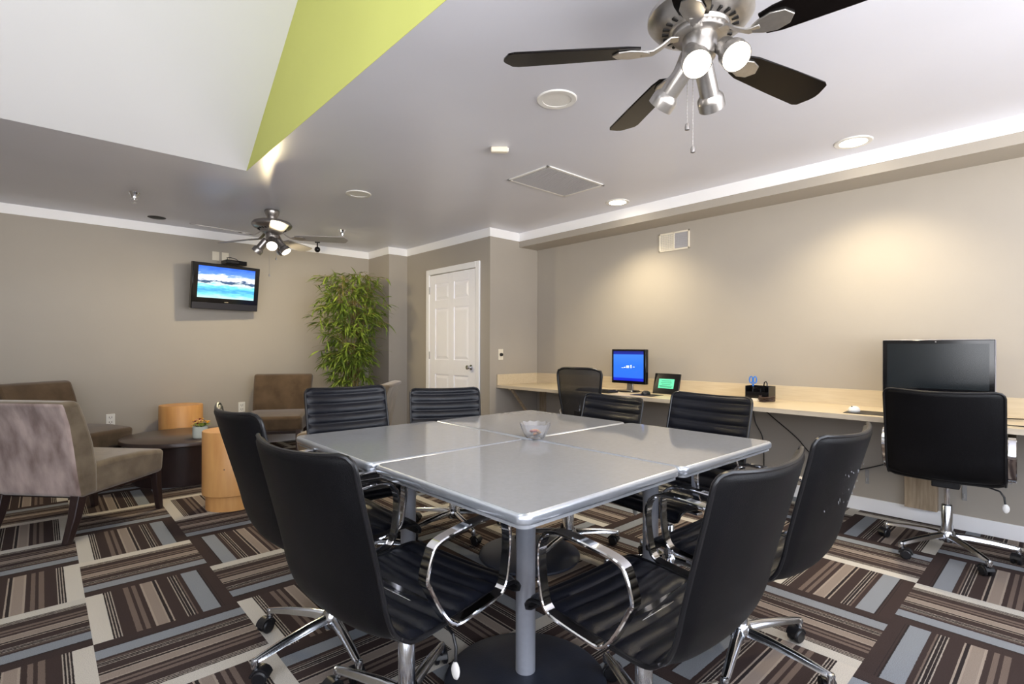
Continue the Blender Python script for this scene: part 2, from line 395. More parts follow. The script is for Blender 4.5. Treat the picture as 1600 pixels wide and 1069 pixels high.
for za,zb in rows:
    for ca,cb in cols:
        a,b,c,d=ca+.012,cb-.012,za+.012,zb-.012
        i=.03
        vs=[(-.003,a,c),(-.003,b,c),(-.003,b,d),(-.003,a,d),(-.012,a+i,c+i),(-.012,b-i,c+i),(-.012,b-i,d-i),(-.012,a+i,d-i)]
        g.add(vs,[(4,7,6,5),(0,4,5,1),(1,5,6,2),(2,6,7,3),(3,7,4,0)])
g.build('door_panels',M['door'],door,smooth=False)
g=MB(); Mx=Matrix.Translation((-.014,y0+.065,.924))@Matrix.Rotation(-pi/2,4,'Y')
g.lathe([(.03,0),(.03,.006),(.012,.01),(.011,.03),(.022,.036),(.028,.05),(.024,.062),(.0001,.066)],24,Mx)
tag(g.build('door_handle',M['chrome'],door),'chrome round knob')
g=MB()
for z in (.25,1.05,1.85): g.cyl((-.018,y1+.004,z-.045),(-.018,y1+.004,z+.045),.007)
g.build('door_hinges',M['ventgrey'],door)
pass
# ------------------------------------------------------------------ lights
def portal(loc,rot,sx,sy,name):
    L=bpy.data.lights.new(name,'AREA'); L.shape='RECTANGLE'; L.size=sx; L.size_y=sy; L.cycles.is_portal=True
    o=bpy.data.objects.new(name,L); COL.objects.link(o); o.location=loc; o.rotation_euler=rot
portal(((wx0+wx1)/2,YB-.1,(wz0+wz1)/2),(R(90),0,R(0)),wx1-wx0,wz1-wz0,'window_daylight')
portal((XL-.1,(ly0+ly1)/2,(wz0+wz1)/2),(R(90),0,R(-90)),ly1-ly0,wz1-wz0,'added_window_daylight')  # portal of the added side window
ym,zm=sp(.53); portal(((OX0+OX1)/2,ym-.05,zm+.12),(math.atan(sl),0,0),OX1-OX0-1.2,.26*hypot(YR-OY0,ZR-H),'skylight_daylight')
W=bpy.data.worlds.new('sky_and_added_ground'); SC.world=W; W.use_nodes=True
bg=W.node_tree.nodes['Background']; 
nt=W.node_tree; tc=nt.nodes.new('ShaderNodeTexCoord'); sx=nt.nodes.new('ShaderNodeSeparateXYZ'); rp=nt.nodes.new('ShaderNodeValToRGB')
nt.links.new(tc.outputs['Generated'],sx.inputs[0])
mr=nt.nodes.new('ShaderNodeMapRange'); mr.inputs['From Min'].default_value=-1; nt.links.new(sx.outputs[2],mr.inputs['Value']); nt.links.new(mr.outputs[0],rp.inputs[0])
e=rp.color_ramp.elements; e[0].position=.46; e[0].color=(1.4,1.38,1.37,1); e[1].position=.54; e[1].color=(.58,.62,.70,1)  # lower half added as ground brighter than the sky, to lift the ceiling
nt.links.new(rp.outputs[0],bg.inputs['Color']); WORLD=9
bg.inputs['Strength'].default_value=WORLD
def spot(name,loc,direction,watt,angle,blend,col,parent=None,r=.03):
    L=bpy.data.lights.new(name,'SPOT'); L.energy=watt; L.spot_size=R(angle); L.spot_blend=blend; L.color=col; L.shadow_soft_size=r
    o=bpy.data.objects.new(name,L); COL.objects.link(o); o.location=loc
    o.rotation_euler=Vector(direction).to_track_quat('-Z','Y').to_euler()
    if parent: o.parent=parent
    return o

# recessed cans
def can(x,y,lit,label):
    t=thing('recessed_light',label,'ceiling light',(x,y,H),0,None)
    g=MB(); g.lathe([(.075,-.001),(.075,-.006),(.1,-.007),(.104,-.003),(.104,0),(.075,0)],40,cap=False); g.build('trim_ring',M['white'],t)
    if lit is None:
        MB().lathe([(.0001,-.0015),(.074,-.0015)],32,cap=False).build('dark_lens',M['dark'],t)
    elif lit:
        MB().lathe([(.0001,-.004),(.05,-.006),(.0745,-.004)],32,cap=False).build('lamp_lens',M['canlit'],t)
        spot('can_lamp',(0,0,-.02),(0,0,-1),lit,125,.8,(1,.85,.58),t,.05)
    else:
        MB().lathe([(.0001,-.003),(.074,-.003)],32,cap=False).build('lamp_lens',M['white'],t)
    return t
can(1.978,1.823,0,'unlit white recessed ceiling light near the tip of the large fan blade')
can(1.972,4.08,0,'unlit white recessed ceiling light on the ceiling between the two fans')
can(3.753,.943,88,'lit recessed ceiling light above the desk near the right edge')
can(3.774,2.745,88,'smaller-looking lit recessed ceiling light beyond the square ceiling vent')
t=thing('unlit_can_hole','round black opening in the ceiling near the television wall','ceiling fixture',(.852,6.202,H))  # unlit can light, its opening drawn as a black cover
MB().lathe([(.0001,-.004),(.07,-.004),(.078,-.001),(.078,0)],32,cap=False).build('black_cover',M['dark'],t)

# ceiling vent
t=thing('ceiling_vent','square grey louvred vent with white frame flush in the ceiling','vent',(2.97,2.735,H))
g=MB(); a,b=.325,.215
g.box(-a,a,-b,-b+.022,-.008,0); g.box(-a,a,b-.022,b,-.008,0); g.box(-a,-a+.022,-b,b,-.008,0); g.box(a-.022,a,-b,b,-.008,0)
g.build('frame',M['white'],t,bevel=.002)
g=MB(); g.box(-a+.022,a-.022,-b+.022,b-.022,-.004,-.001)
for k in range(26):
    y=-b+.03+k*(2*b-.06)/25; g.box(-a+.03,a-.03,y-.003,y+.003,-.008,-.004)
g.build('louvres',M['ventgrey'],t)
# wall vent on the desk wall
t=thing('wall_vent','small cream louvred air vent high on the wall above the desk','vent',(XD,2.497,2.13))
g=MB(); a,b=.155,.085
g.box(-.01,0,-a,a,-b,-b+.015); g.box(-.01,0,-a,a,b-.015,b); g.box(-.01,0,-a,-a+.015,-b,b); g.box(-.01,0,a-.015,a,-b,b); g.box(-.01,0,-.006,.006,-b,b)
g.build('frame',M['ivory'],t,bevel=.002)
g=MB()
for k in range(9): z=-b+.02+k*.0165; g.box(-.008,-.002,0,a-.015,z,z+.009); 
for k in range(8): y=.008+k*.018; g.box(-.009,-.003,y,y+.006,-b+.015,b-.015)
g.build('louvres',M['ivory'],t)
g=MB(); g.box(-.002,-.0005,-a+.01,a-.01,-b+.01,b-.01)
for k in range(9): z=-b+.02+k*.0165; g.box(-.008,-.002,-a+.015,-.006,z,z+.006)
g.build('damper',M['plastic'],t).data.materials[0]=M['ventgrey']

# small detector
t=thing('smoke_detector','small cream oblong sensor box on the ceiling beside the vent','sensor',(2.18,2.51,H),R(-42))
MB().box(-.055,.055,-.02,.02,-.035,0).build('housing',M['ivory'],t,bevel=.008)
MB().box(.045,.06,-.014,.014,-.03,-.008).build('lens',M['white'],t,bevel=.003)
# sprinklers
def sprinkler(x,y,label):
    t=thing('fire_sprinkler',label,'sprinkler',(x,y,H),0,None)
    g=MB(); g.lathe([(.042,0),(.04,-.006),(.026,-.03),(.024,-.05),(.013,-.052),(.012,-.06),(.0001,-.06)],24); g.build('escutcheon',M['chrome'],t)
    g=MB(); g.tube([(.012,0,-.058),(.018,0,-.07),(.004,0,-.088)],.003,6); g.tube([(-.012,0,-.058),(-.018,0,-.07),(-.004,0,-.088)],.003,6)
    g.lathe([(.0001,-.09),(.016,-.089),(.016,-.087),(.0001,-.086)],16); g.build('deflector',M['chrome'],t)
sprinkler(.575,5.327,'chrome fire sprinkler on the ceiling above and left of the television')
sprinkler(2.457,5.474,'chrome fire sprinkler on the ceiling to the right of the far fan')
t=thing('ceiling_camera','small black round camera hanging under the ceiling right of the far fan','camera',(2.50,6.28,H))
MB().lathe([(.03,0),(.03,-.012),(.008,-.014),(.008,-.07),(.0001,-.07)],20).build('mount',M['plastic'],t)
MB().ball((0,0,-.095),.035).build('camera_head',M['plasticgloss'],t)

# ------------------------------------------------------------------ ceiling fans
def make_fan(loc,label,metal,bladem,rot0,lamps,watt,chains,ref=None):
    t=thing('ceiling_fan',label,'ceiling fan',loc,0,None)
    g=MB(); g.lathe([(.062,0),(.066,-.008),(.066,-.02),(.056,-.05),(.046,-.062),(.044,-.07),(.0001,-.07)],36); g.build('canopy',metal,t)
    g=MB(); g.lathe([(.0001,-.06),(.04,-.06),(.04,-.085),(.06,-.09),(.12,-.098),(.16,-.112),(.176,-.135),(.176,-.148),(.16,-.168),(.13,-.18),(.1,-.186),(.096,-.196),(.0001,-.196)],56); g.build('motor_housing',metal,t)
    g=MB(); g.lathe([(.09,-.192),(.092,-.2),(.09,-.212),(.085,-.215),(.0001,-.215)],40); 
    sl_=MB()
    for k in range(24):
        a=2*pi*k/24; sl_.box(.104,.126,-.0045,.0045,-.1868,-.180,Matrix.Rotation(a,4,'Z'))
    g.build('flywheel_ring',metal,t); sl_.build('cooling_slots',M['dark'],t)
    g=MB(); g.lathe([(.056,-.213),(.058,-.22),(.056,-.27),(.052,-.285),(.03,-.292),(.0001,-.293)],36); g.build('switch_housing',metal,t)
    bm=MB()
    # blade: rounded paddle, from r=.2 to .69
    out=[(.205,-.045),(.25,-.056),(.45,-.066),(.64,-.072),(.662,-.064),(.684,-.02),(.688,0)]
    poly=out+[(x,-y) for x,y in out[-2::-1]]
    pit=Matrix.Rotation(R(-12),4,'X')
    bm.prism(poly,-.004,.003,pit)
    br=MB()
    leaf=[(.17,-.012),(.2,-.03),(.24,-.04),(.28,-.03),(.3,0)]; leaf=leaf+[(x,-y) for x,y in leaf[-2::-1]]
    br.prism(leaf,-.011,-.004,pit)
    br.sweep([(.07,0,.038),(.1,0,.036),(.13,0,.012),(.16,0,-.006),(.2,0,-.008)],[(-.016,-.004),(.016,-.004),(.016,.004),(-.016,.004)])
    blade0=None
    for k in range(5):
        if blade0 is None:
            b=blade0=bm.build('blade',bladem,t,(0,0,-.25),(0,0,rot0),bevel=.0015); q=br.build('blade_bracket',metal,b,bevel=.002); q0=q
        else:
            b=blade0.copy(); COL.objects.link(b); b.parent=t; b.rotation_euler=(0,0,rot0+k*2*pi/5)
            q=q0.copy(); COL.objects.link(q); q.parent=b
    for (rear,mouth) in lamps:
        rear=Vector(rear);mouth=Vector(mouth);d=(mouth-rear);L=d.length
        Mx=Matrix.Translation(rear)@d.to_track_quat('Z','Y').to_matrix().to_4x4()
        g=MB(); g.lathe([(.0001,-.004),(.024,-.003),(.031,.004),(.033,.012),(.034,L-.055),(.046,L-.04),(.048,L-.03),(.048,L),(.045,L),(.045,L-.03),(.0001,L-.045)],28,Mx)
        hb=Vector((rear.x,rear.y,0)); hb=hb.normalized()*.045 if hb.length>0.001 else hb
        g.cyl((hb.x,hb.y,-.268),rear+d*.1,.011,n=12)
        s=g.build('lamp_shade',metal,t)
        g=MB(); g.lathe([(.0001,L-.004),(.022,L-.006),(.0405,L-.012),(.0445,L-.018)],28,Mx,cap=False); g.build('bulb',M['bulb'],s)
        spot('fan_lamp',mouth+d.normalized()*.006,d,watt,150,.9,(1,.82,.5),t,.04)
    for (x,y,L) in chains:
        g=MB(); n=int(L/.006)
        g.tube([(x,y,-.285),(x,y,-.285-L)],.0012,5)
        for i in range(0,n,2): g.ball((x,y,-.285-i*.006),.0024,6)
        c=g.build('pull_chain',metal,t)
        g=MB(); g.lathe([(.0001,0),(.006,-.003),(.0085,-.014),(.008,-.024),(.0001,-.027)],12,Matrix.Translation((x,y,-.285-L))); g.build('pull_knob',M['pewter'],c)
    return t
fc=Vector((1.69,.885,H))
def rel(a): return (a[0]-fc.x,a[1]-fc.y,a[2]-fc.z)
lam=[(rel((1.662,.90,2.178)),rel((1.608,.851,2.09))),(rel((1.72,.812,2.18)),rel((1.678,.75,2.10))),
     (rel((1.705,.935,2.16)),rel((1.721,1.06,2.055))),(rel((1.745,.90,2.16)),rel((1.869,.928,2.055)))]
make_fan(fc,'large nickel ceiling fan with glossy dark blades overhead at top right',M['nickel'],M['blade'],R(-13),lam,10,[(-.02,.035,.22),(-.008,.02,.30)])
cl=Vector((-.738,.675,0)); ct=Vector((-.30,-.95,0)).normalized()
def mk(a,b,zz,L=.15):
    d=(cl*a+ct*b); d.z=0; rear=d.normalized()*.05 if d.length>.01 else Vector((0,0,0)); rear.z=-.28
    v=d*1.0+Vector((0,0,zz)); v.normalize(); return (tuple(rear),tuple(rear+v*L))
lam2=[mk(1,0.1,-1.2),mk(.0,1,-.75),mk(-1,.1,-1.3),mk(-.5,-.9,-.55)]
make_fan((1.61,5.13,H),'smaller-looking pewter ceiling fan with four lamps near the television',M['pewter'],M['bladegrey'],R(-30),lam2,45,[(-.03,-.02,.32),(.03,-.03,.16)])

# ------------------------------------------------------------------ pedestal tables
def table_parts(t):
    h=.377; r=.034
    def rr(h,r,n=6):
        P=[]
        for cx,cy,a0 in ((h-r,h-r,0),(-h+r,h-r,90),(-h+r,-h+r,180),(h-r,-h+r,270)):
            for k in range(n+1): a=R(a0+90*k/n); P.append((cx+r*cos(a),cy+r*sin(a)))
        return P
    layers=[(h-.012,.709),(h-.003,.712),(h,.718),(h,.730),(h-.003,.736),(h-.010,.7395)]
    vs=[];fs=[]
    for hh,z in layers: vs+= [(x,y,z) for x,y in rr(hh,r+(hh-h))]
    n=28
    for i in range(len(layers)-1):
        for k in range(n): fs.append((i*n+k,i*n+(k+1)%n,(i+1)*n+(k+1)%n,(i+1)*n+k))
    fs.append(list(range(n))[::-1])
    g=MB(); g.add(vs,fs); g.build('table_edge',M['tableedge'],t,angle=60)
    g=MB(); g.prism(rr(h-.010,r-.010),.7,.74); g.build('tabletop',M['tabletop'],t)
    g=MB(); g.lathe([(.034,.03),(.034,.69)],36); g.build('column',M['column'],t)
    g=MB(); g.lathe([(.275,0),(.278,.006),(.276,.014),(.262,.02),(.16,.03),(.06,.036),(.036,.038),(.0001,.038)],56); g.build('round_base',M['diskbase'],t)
    g=MB()
    for a in (0,pi/2): g.box(-.24,.24,-.025,.025,.69,.7001,Matrix.Rotation(a+pi/4,4,'Z'))
    g.lathe([(.06,.67),(.06,.695)],24); g.build('top_bracket',M['plastic'],t)
TB=thing('square_table','grey laminate square pedestal table nearest the camera, front one of the four pushed together','table',(1.233,1.277,0),R(.5),'pedestal tables pushed together')
table_parts(TB)
dup(TB,(1.995,1.270,0),R(-.4),'grey laminate square pedestal table at the right corner of the four pushed together')
dup(TB,(1.230,2.040,0),R(-1.0),'grey laminate square pedestal table at the left corner of the four pushed together')
dup(TB,(1.995,2.036,0),R(.3),'grey laminate square pedestal table farthest from the camera, by the mesh chair side')
# candy bowl
t=thing('glass_bowl','small clear fluted glass bowl of candies at the centre of the tables','bowl',(1.655,1.655,.7405))
g=MB(); n=48
def ring(r,z,am): return [((r+(am if k%4<2 else -am))*cos(2*pi*k/n),(r+(am if k%4<2 else -am))*sin(2*pi*k/n),z+(am*1.2 if k%4<2 else 0)) for k in range(n)]
rings=[ring(.0001,0,0),ring(.042,0,0),ring(.047,.006,.0008),ring(.058,.03,.0018),ring(.07,.062,.003),ring(.067,.062,.003),ring(.055,.03,.0016),ring(.043,.009,.0006),ring(.0001,.007,0)]
vs=[p for r_ in rings for p in r_]; fs=[(i*n+k,i*n+(k+1)%n,(i+1)*n+(k+1)%n,(i+1)*n+k) for i in range(len(rings)-1) for k in range(n)]
g.add(vs,fs); g.build('bowl',M['glassbowl'],t,angle=50)
cols=[hexc(250,180,110),hexc(245,160,90),hexc(250,205,120),hexc(240,150,140)]
cm=[mat('candy wrap %s'%w_,c,.35,noise=.05) for w_,c in zip(('amber','orange','yellow','pink'),cols)]
rr_=random.Random(5)
for k in range(14):
    a=rr_.uniform(0,2*pi); r=rr_.uniform(0,.026); z=.7405+.017+(k//7)*.012
    g=MB(); g.ball((0,0,0),.008,10,(1.35,1,.8)); 
    o=g.build('wrapped_candy',cm[k%4],None,(1.655+r*cos(a),1.655+r*sin(a),z),(rr_.uniform(-.4,.4),rr_.uniform(-.4,.4),rr_.uniform(0,3)))
    tag(o,'small wrapped candy in the glass bowl on the table','candy','candies in the glass bowl')

# ------------------------------------------------------------------ conference chair
def cshell(profile, w, front_bump, th, sag, r0=.0, r1=.04, nx=14, rib=.052, phase=0):
    """padded sheet along a side-view profile [(s,z)..]; returns MB front+back. front normal = left of travel flipped"""
    P=[Vector((a,b)) for a,b in profile]
    # resample smooth (catmull)
    pts=[]
    for i in range(len(P)-1):
        p0=P[max(i-1,0)];p1=P[i];p2=P[i+1];p3=P[min(i+2,len(P)-1)]
        for k in range(8):
            t=k/8; pts.append(.5*((2*p1)+(-p0+p2)*t+(2*p0-5*p1+4*p2-p3)*t*t+(-p0+3*p1-3*p2+p3)*t**3))
    pts.append(P[-1])
    L=[0]
    for i in range(1,len(pts)): L.append(L[-1]+(pts[i]-pts[i-1]).length)
    tot=L[-1]; N=int(tot/.0065)
    res=[]
    for q in range(N+1):
        l=tot*q/N; i=max(j for j in range(len(L)) if L[j]<=l+1e-9); i=min(i,len(pts)-2)
        f=(l-L[i])/max(1e-9,L[i+1]-L[i]); p=pts[i].lerp(pts[i+1],f); tg=(pts[i+1]-pts[i]).normalized()
        res.append((l,p,tg))
    return res,tot
def pad(name,profile,w,parent,m_front,m_back,sagf,r0,r1,top_end,phase=0):
    res,tot=cshell(profile,w,0,0,0)
    nx=18; g=MB(); fr=[];bk=[]
    for (l,p,tg) in res:
        nrm=Vector((tg.y,-tg.x))  # pointing up/forward for a profile running front->back->up
        hw=w/2
        if l<r0: hw=w/2-r0+sqrt(max(0,r0*r0-(r0-l)**2))
        if tot-l<r1: hw=min(hw,w/2-r1+sqrt(max(0,r1*r1-(r1-(tot-l))**2)))
        hw=max(hw,.01)
        ed=min(1,l/.012,(tot-l)/.012)
        rb=abs(sin(pi*(l+phase)/.056))**.5
        for k in range(nx+1):
            u=-1+2*k/nx; y=u*hw; e=sqrt(max(0,1-abs(u)**8))
            sg=sagf(l/tot)*(1-(y/(w/2))**2)
            fb=(.003+.014*rb)*e*(.25+.75*ed)
            c=p-nrm*sg
            a=c+nrm*fb; b=c-nrm*.012*e*(.4+.6*ed)
            fr.append((a.x,y,a.y)); bk.append((b.x,y,b.y))
    n=len(res); m=nx+1
    F=[];B=[]
    for i in range(n-1):
        for k in range(nx):
            a=i*m+k
            F.append((a,a+1,a+m+1,a+m)); B.append((a+n*m,a+m+n*m,a+m+1+n*m,a+1+n*m))
    S=[]
    for i in range(n-1):
        for k in (0,nx):
            a=i*m+k; q=(a,a+m,a+m+n*m,a+n*m)
            S.append(q if k==0 else q[::-1])
    for k in range(nx):
        a=k; S.append((a,a+n*m,a+1+n*m,a+1)); a=(n-1)*m+k; S.append((a,a+1,a+1+n*m,a+n*m))
    g.add(fr+bk,F+B+S)
    o=g.build(name,[m_front,m_back],parent,angle=70)
    nf=len(F)
    for i,pg in enumerate(o.data.polygons):
        if nf<=i<nf+len(B): pg.material_index=1
    # edge piping
    edge=[]
    hw_l=[]
    for j,(l,p,tg) in enumerate(res):
        nrm=Vector((tg.y,-tg.x)); hw=w/2
        if l<r0: hw=w/2-r0+sqrt(max(0,r0*r0-(r0-l)**2))
        if tot-l<r1: hw=min(hw,w/2-r1+sqrt(max(0,r1*r1-(r1-(tot-l))**2)))
        hw_l.append((max(hw,.01),p,l,nrm))
    def cpt(hw,p,l,nrm,sgn,y=None):
        y=sgn*hw if y is None else y
        sg=sagf(l/tot)*(1-(y/(w/2))**2); c=p-nrm*sg; return (c.x,y,c.y)
    loop=[cpt(*h_,-1) for h_ in hw_l]
    h_=hw_l[-1]; loop+=[cpt(*h_,1,y=-h_[0]+2*h_[0]*k/12) for k in range(1,12)]
    loop+=[cpt(*h_,1) for h_ in hw_l[::-1]]
    h_=hw_l[0]; loop+=[cpt(*h_,1,y=h_[0]-2*h_[0]*k/12) for k in range(1,12)]
    # thin out
    lp=[loop[0]]
    for q in loop[1:]:
        if (Vector(q)-Vector(lp[-1])).length>.009: lp.append(q)
    g=MB(); g.tube(lp,.0065,8,closed=True); g.build('piping',M['piping'],o)
    return o
SEATZ=0
def make_chair(label,group,loc,rz):
    t=thing('office_chair',label,'chair',loc,rz,group)
    W_=.48
    back=[(-.205,.452),(-.228,.478),(-.247,.53),(-.262,.60),(-.286,.70),(-.313,.81),(-.337,.915)]
    seat=[(.245,.405),(.238,.43),(.205,.447),(.10,.445),(0,.436),(-.11,.428),(-.17,.430),(-.205,.452)]
    pad('seat',seat,W_,t,M['leather'],M['leatherback'],lambda s:.004+.012*sin(pi*s),.02,.01,False)
    pad('backrest',back,W_,t,M['leather'],M['leatherback'],lambda s:.022+.03*s,.01,.035,True,.0)
    lp=[(-.152,.585),(-.135,.64),(-.115,.662),(-.06,.674),(.05,.683),(.105,.680),(.138,.662),(.156,.63),(.158,.57),(.146,.495),(.128,.462),(.09,.449),(-.03,.437),(-.062,.443),(-.088,.468),(-.118,.515),(-.142,.56)]
    def smooth(lp):
        out=[]
        n=len(lp); P=[Vector((a,0,b)) for a,b in lp]
        for i in range(n):
            p0,p1,p2,p3=P[i-1],P[i],P[(i+1)%n],P[(i+2)%n]
            for k in range(4):
                q=k/4; out.append(.5*((2*p1)+(-p0+p2)*q+(2*p0-5*p1+4*p2-p3)*q*q+(-p0+3*p1-3*p2+p3)*q**3))
        return out
    lo=smooth(lp)
    w2,h2=.0175,.0055
    sect=[(-w2,-h2*.5),(-w2+.003,-h2),(w2-.003,-h2),(w2,-h2*.5),(w2,h2*.5),(w2-.003,h2),(-w2+.003,h2),(-w2,h2*.5)]
    for s in (-1,1):
        g=MB(); g.sweep([(q.x,s*.258,q.z) for q in lo],sect,True,up=(0,0,1)) if False else None
        # explicit band: section offsets along y and along in-plane normal
        n=len(lo); vs=[];fs=[]
        for i,q in enumerate(lo):
            tg=(lo[(i+1)%n]-lo[i-1]).normalized(); nr=Vector((tg.z,0,-tg.x))
            for a,b in sect: v=q+nr*b; vs.append((v.x,s*.262+a,v.z))
        m=len(sect)
        for i in range(n):
            for k in range(m):
                a=i*m+k;b=i*m+(k+1)%m;c=((i+1)%n)*m+(k+1)%m;d=((i+1)%n)*m+k
                fs.append((a,b,c,d))
        g=MB(); g.add(vs,fs); g.build('armrest',M['chrome'],t,angle=40)
    g=MB()
    g.box(.05,.09,-.225,.225,.405,.417); g.box(-.05,-.01,-.262,.262,.425,.435)
    g.build('seat_crossbar',M['alu'],t,bevel=.002)
    g=MB(); g.box(-.1,.1,-.06,.06,.365,.406); 
    g.build('tilt_mechanism',M['plastic'],t,bevel=.006)
    g=MB(); g.tube([(.0,-.05,.385),(.0,-.17,.383),(-.01,-.215,.372),(-.015,-.232,.345),(-.02,-.236,.31)],.0045,8); lv=g.build('tilt_lever',M['plastic'],t)
    g=MB(); g.ball((-.022,-.238,.288),.017,12,(.45,.9,1.45)); tag(g.build('lever_paddle',M['white'],lv),'pale oval paddle')
    g=MB(); g.lathe([(.014,.2),(.014,.37)],20); g.build('gas_cylinder',M['chrome'],t)
    b=MB(); b.lathe([(.0255,.07),(.027,.08),(.0255,.1),(.0255,.272),(.022,.276),(.0001,.276)],28)
    b.lathe([(.036,.072),(.042,.085),(.042,.112),(.032,.13),(.0001,.13)],28)
    for k in range(5):
        a=2*pi*k/5; Mx=Matrix.Rotation(a,4,'Z')
        sec=[(-.019,-.010),(-.013,.006),(-.006,.013),(.006,.013),(.013,.006),(.019,-.010)]
        b.sweep([(.02,0,.108),(.1,0,.106),(.2,0,.096),(.28,0,.084),(.305,0,.08)],sec,M=Mx,scale=[1.15,1.05,.9,.78,.62])
        b.lathe([(.0001,.088),(.011,.086),(.014,.078),(.013,.056),(.0001,.056)],14,Mx@Matrix.Translation((.302,0,0)))
    base=b.build('star_base',M['alu'],t,angle=50)
    for k in range(5):
        a=2*pi*k/5; Mx=Matrix.Rotation(a,4,'Z')@Matrix.Translation((.302,0,0))@Matrix.Rotation(.9*k+.5,4,'Z')
        g=MB(); Ry=Matrix.Translation((.02,0,.026))@Matrix.Rotation(pi/2,4,'X')
        for s in (-1,1):
            g.lathe([(.0001,-.009),(.02,-.009),(.025,-.005),(.025,.005),(.02,.009),(.0001,.009)],22,Mx@Ry@Matrix.Translation((0,0,s*.0145)))
        g.lathe([(.0001,-.02),(.006,-.02),(.006,.02),(.0001,.02)],10,Mx@Ry)
        # hood
        hood=[(.02+.03*cos(R(q)),0,.026+.03*sin(R(q))) for q in range(10,190,20)]
        g.sweep(hood,[(-.02,-.003),(.02,-.003),(.02,.003),(-.02,.003)],M=Mx)
        g.cyl(Mx@Vector((0,0,.045)),Mx@Vector((0,0,.06)),.008,n=10)
        g.build('caster',M['plastic'],base)
    return t
G='black ribbed leather office chairs'
def adj(t,dz,base):
    for c in t.children:
        n=c.name.split('.')[0]
        if n=='star_base': c.rotation_euler=(0,0,base)
        elif dz: c.location.z+=dz
CH=make_chair('black leather office chair seen from behind, front one at the left side',G,(.815,1.36,0),R(7))
spec=[((.835,1.94,0),R(0),0.025,'black leather office chair second along the left side, half hidden behind the front left chair',R(47)),
((1.29,.843,0),R(89.5),-.03,'black leather office chair seen from behind, front one at the right side',R(40)),
((1.92,.84,0),R(88),-.025,'scratched black leather office chair behind the front right chair, its star base in view',R(35)),
((1.31,2.56,0),R(-93),0,'black ribbed office chair facing the camera, in front of the bamboo plant',R(50)),
((1.93,2.66,0),R(-116),-.05,'black ribbed office chair facing the camera in front of the white door',R(12.7)),
((2.30,1.36,0),R(172.6),-.015,'large-looking black ribbed office chair facing the camera, below the pen organizer',R(30)),
((2.20,1.925,0),R(171.4),-.055,'low black ribbed office chair beside the black mesh chair',R(20)),
((3.74,.485,0),R(3),0.02,'black leather office chair seen from behind at the desk, below the large monitor',R(1))]
chairs=[CH]
for loc,rz,dz,lab,base in spec:
    c=dup(CH,loc,rz,lab); chairs.append(c); adj(c,dz,base)
adj(CH,-.008,R(28))

g=MB(); rs=random.Random(9); bv=[v.co for v in [c_ for c_ in CH.children if c_.name.startswith('backrest')][0].data.vertices]
for k in range(16):
    y=rs.uniform(-.15,.16); z=rs.uniform(.66,.80) if k>4 else rs.uniform(.76,.80); a=rs.uniform(.2,1.2); L_=rs.uniform(.006,.022); w_=.0026
    q=[(y,z),(y+L_*cos(a),z+L_*sin(a)),(y+L_*cos(a)+w_,z+L_*sin(a)-w_),(y+w_,z-w_)]
    near=sorted(bv,key=lambda v:(v.y-y)**2+(v.z-z)**2)[:10]; nb=min(near,key=lambda v:v.x)
    f_=lambda yy,zz:(nb.x-(zz-nb.z)*.27-.0022,yy,zz)
    g.add([f_(*c_) for c_ in q],[(0,1,2,3)])
o=g.build('scuff_marks',mat('worn leather scuff',hexc(125,125,128),.6,noise=.2),chairs[3]); o.location.z=-.025
# mesh-back chair at the desk
t=thing('mesh_chair','black mesh-back office chair at the desk in front of the blue-screen monitor','chair',(3.72,2.92,0),R(4))
g=MB(); prof=[]
nz,ny=22,14
for i in range(nz+1):
    v=i/nz; z=.50+.47*v; s=-.235-.05*v-.02*sin(pi*v)
    hw=.19+.05*v
    if v>.85: hw-= .035*((v-.85)/.15)**2
    if v<.1: hw-=.02*((.1-v)/.1)**2
    for k in range(ny+1):
        u=-1+2*k/ny; prof.append((s-.045*(1-u*u),u*hw,z-(.02*(abs(u)**6) if i==nz else 0)))
m=ny+1
g.add(prof,[(i*m+k,i*m+k+1,(i+1)*m+k+1,(i+1)*m+k) for i in range(nz) for k in range(ny)])
mb_=g.build('mesh_back',M['meshfab'],t)
loop=[prof[i*m] for i in range(nz+1)]+[prof[nz*m+k] for k in range(1,ny)]+[prof[i*m+ny] for i in range(nz,-1,-1)]+[prof[k] for k in range(ny-1,0,-1)]
g=MB(); g.tube(loop,.011,10,closed=True); g.build('back_frame',M['plastic'],t)
g=MB(); g.lathe([(.0001,.42),(.2,.42),(.235,.44),(.24,.465),(.22,.485),(.0001,.49)],40,Matrix.Diagonal((1,1,1,1))); g.build('seat',M['leatherback'],t)
g=MB()
g.sweep([(-.1,0,.415),(-.25,0,.415),(-.3,0,.47),(-.31,0,.6)],[(-.03,-.006),(.03,-.006),(.03,.006),(-.03,.006)]); g.build('back_support',M['plastic'],t)
for s in (-1,1):
    g=MB(); g.tube([(-.26,s*.2,.52),(-.2,s*.27,.57),(-.05,s*.28,.66),(.08,s*.28,.66),(.1,s*.27,.6),(.02,s*.24,.44)],.011,10); g.build('armrest',M['chrome'],t)
g=MB(); g.lathe([(.02,.1),(.02,.42)],20); g.build('gas_cylinder',M['chrome'],t)
cb=[c for c in CH.children if c.name.startswith('star_base')][0]
c=cb.copy(); COL.objects.link(c); c.parent=t
for q in list(cb.children): d=q.copy(); COL.objects.link(d); d.parent=c

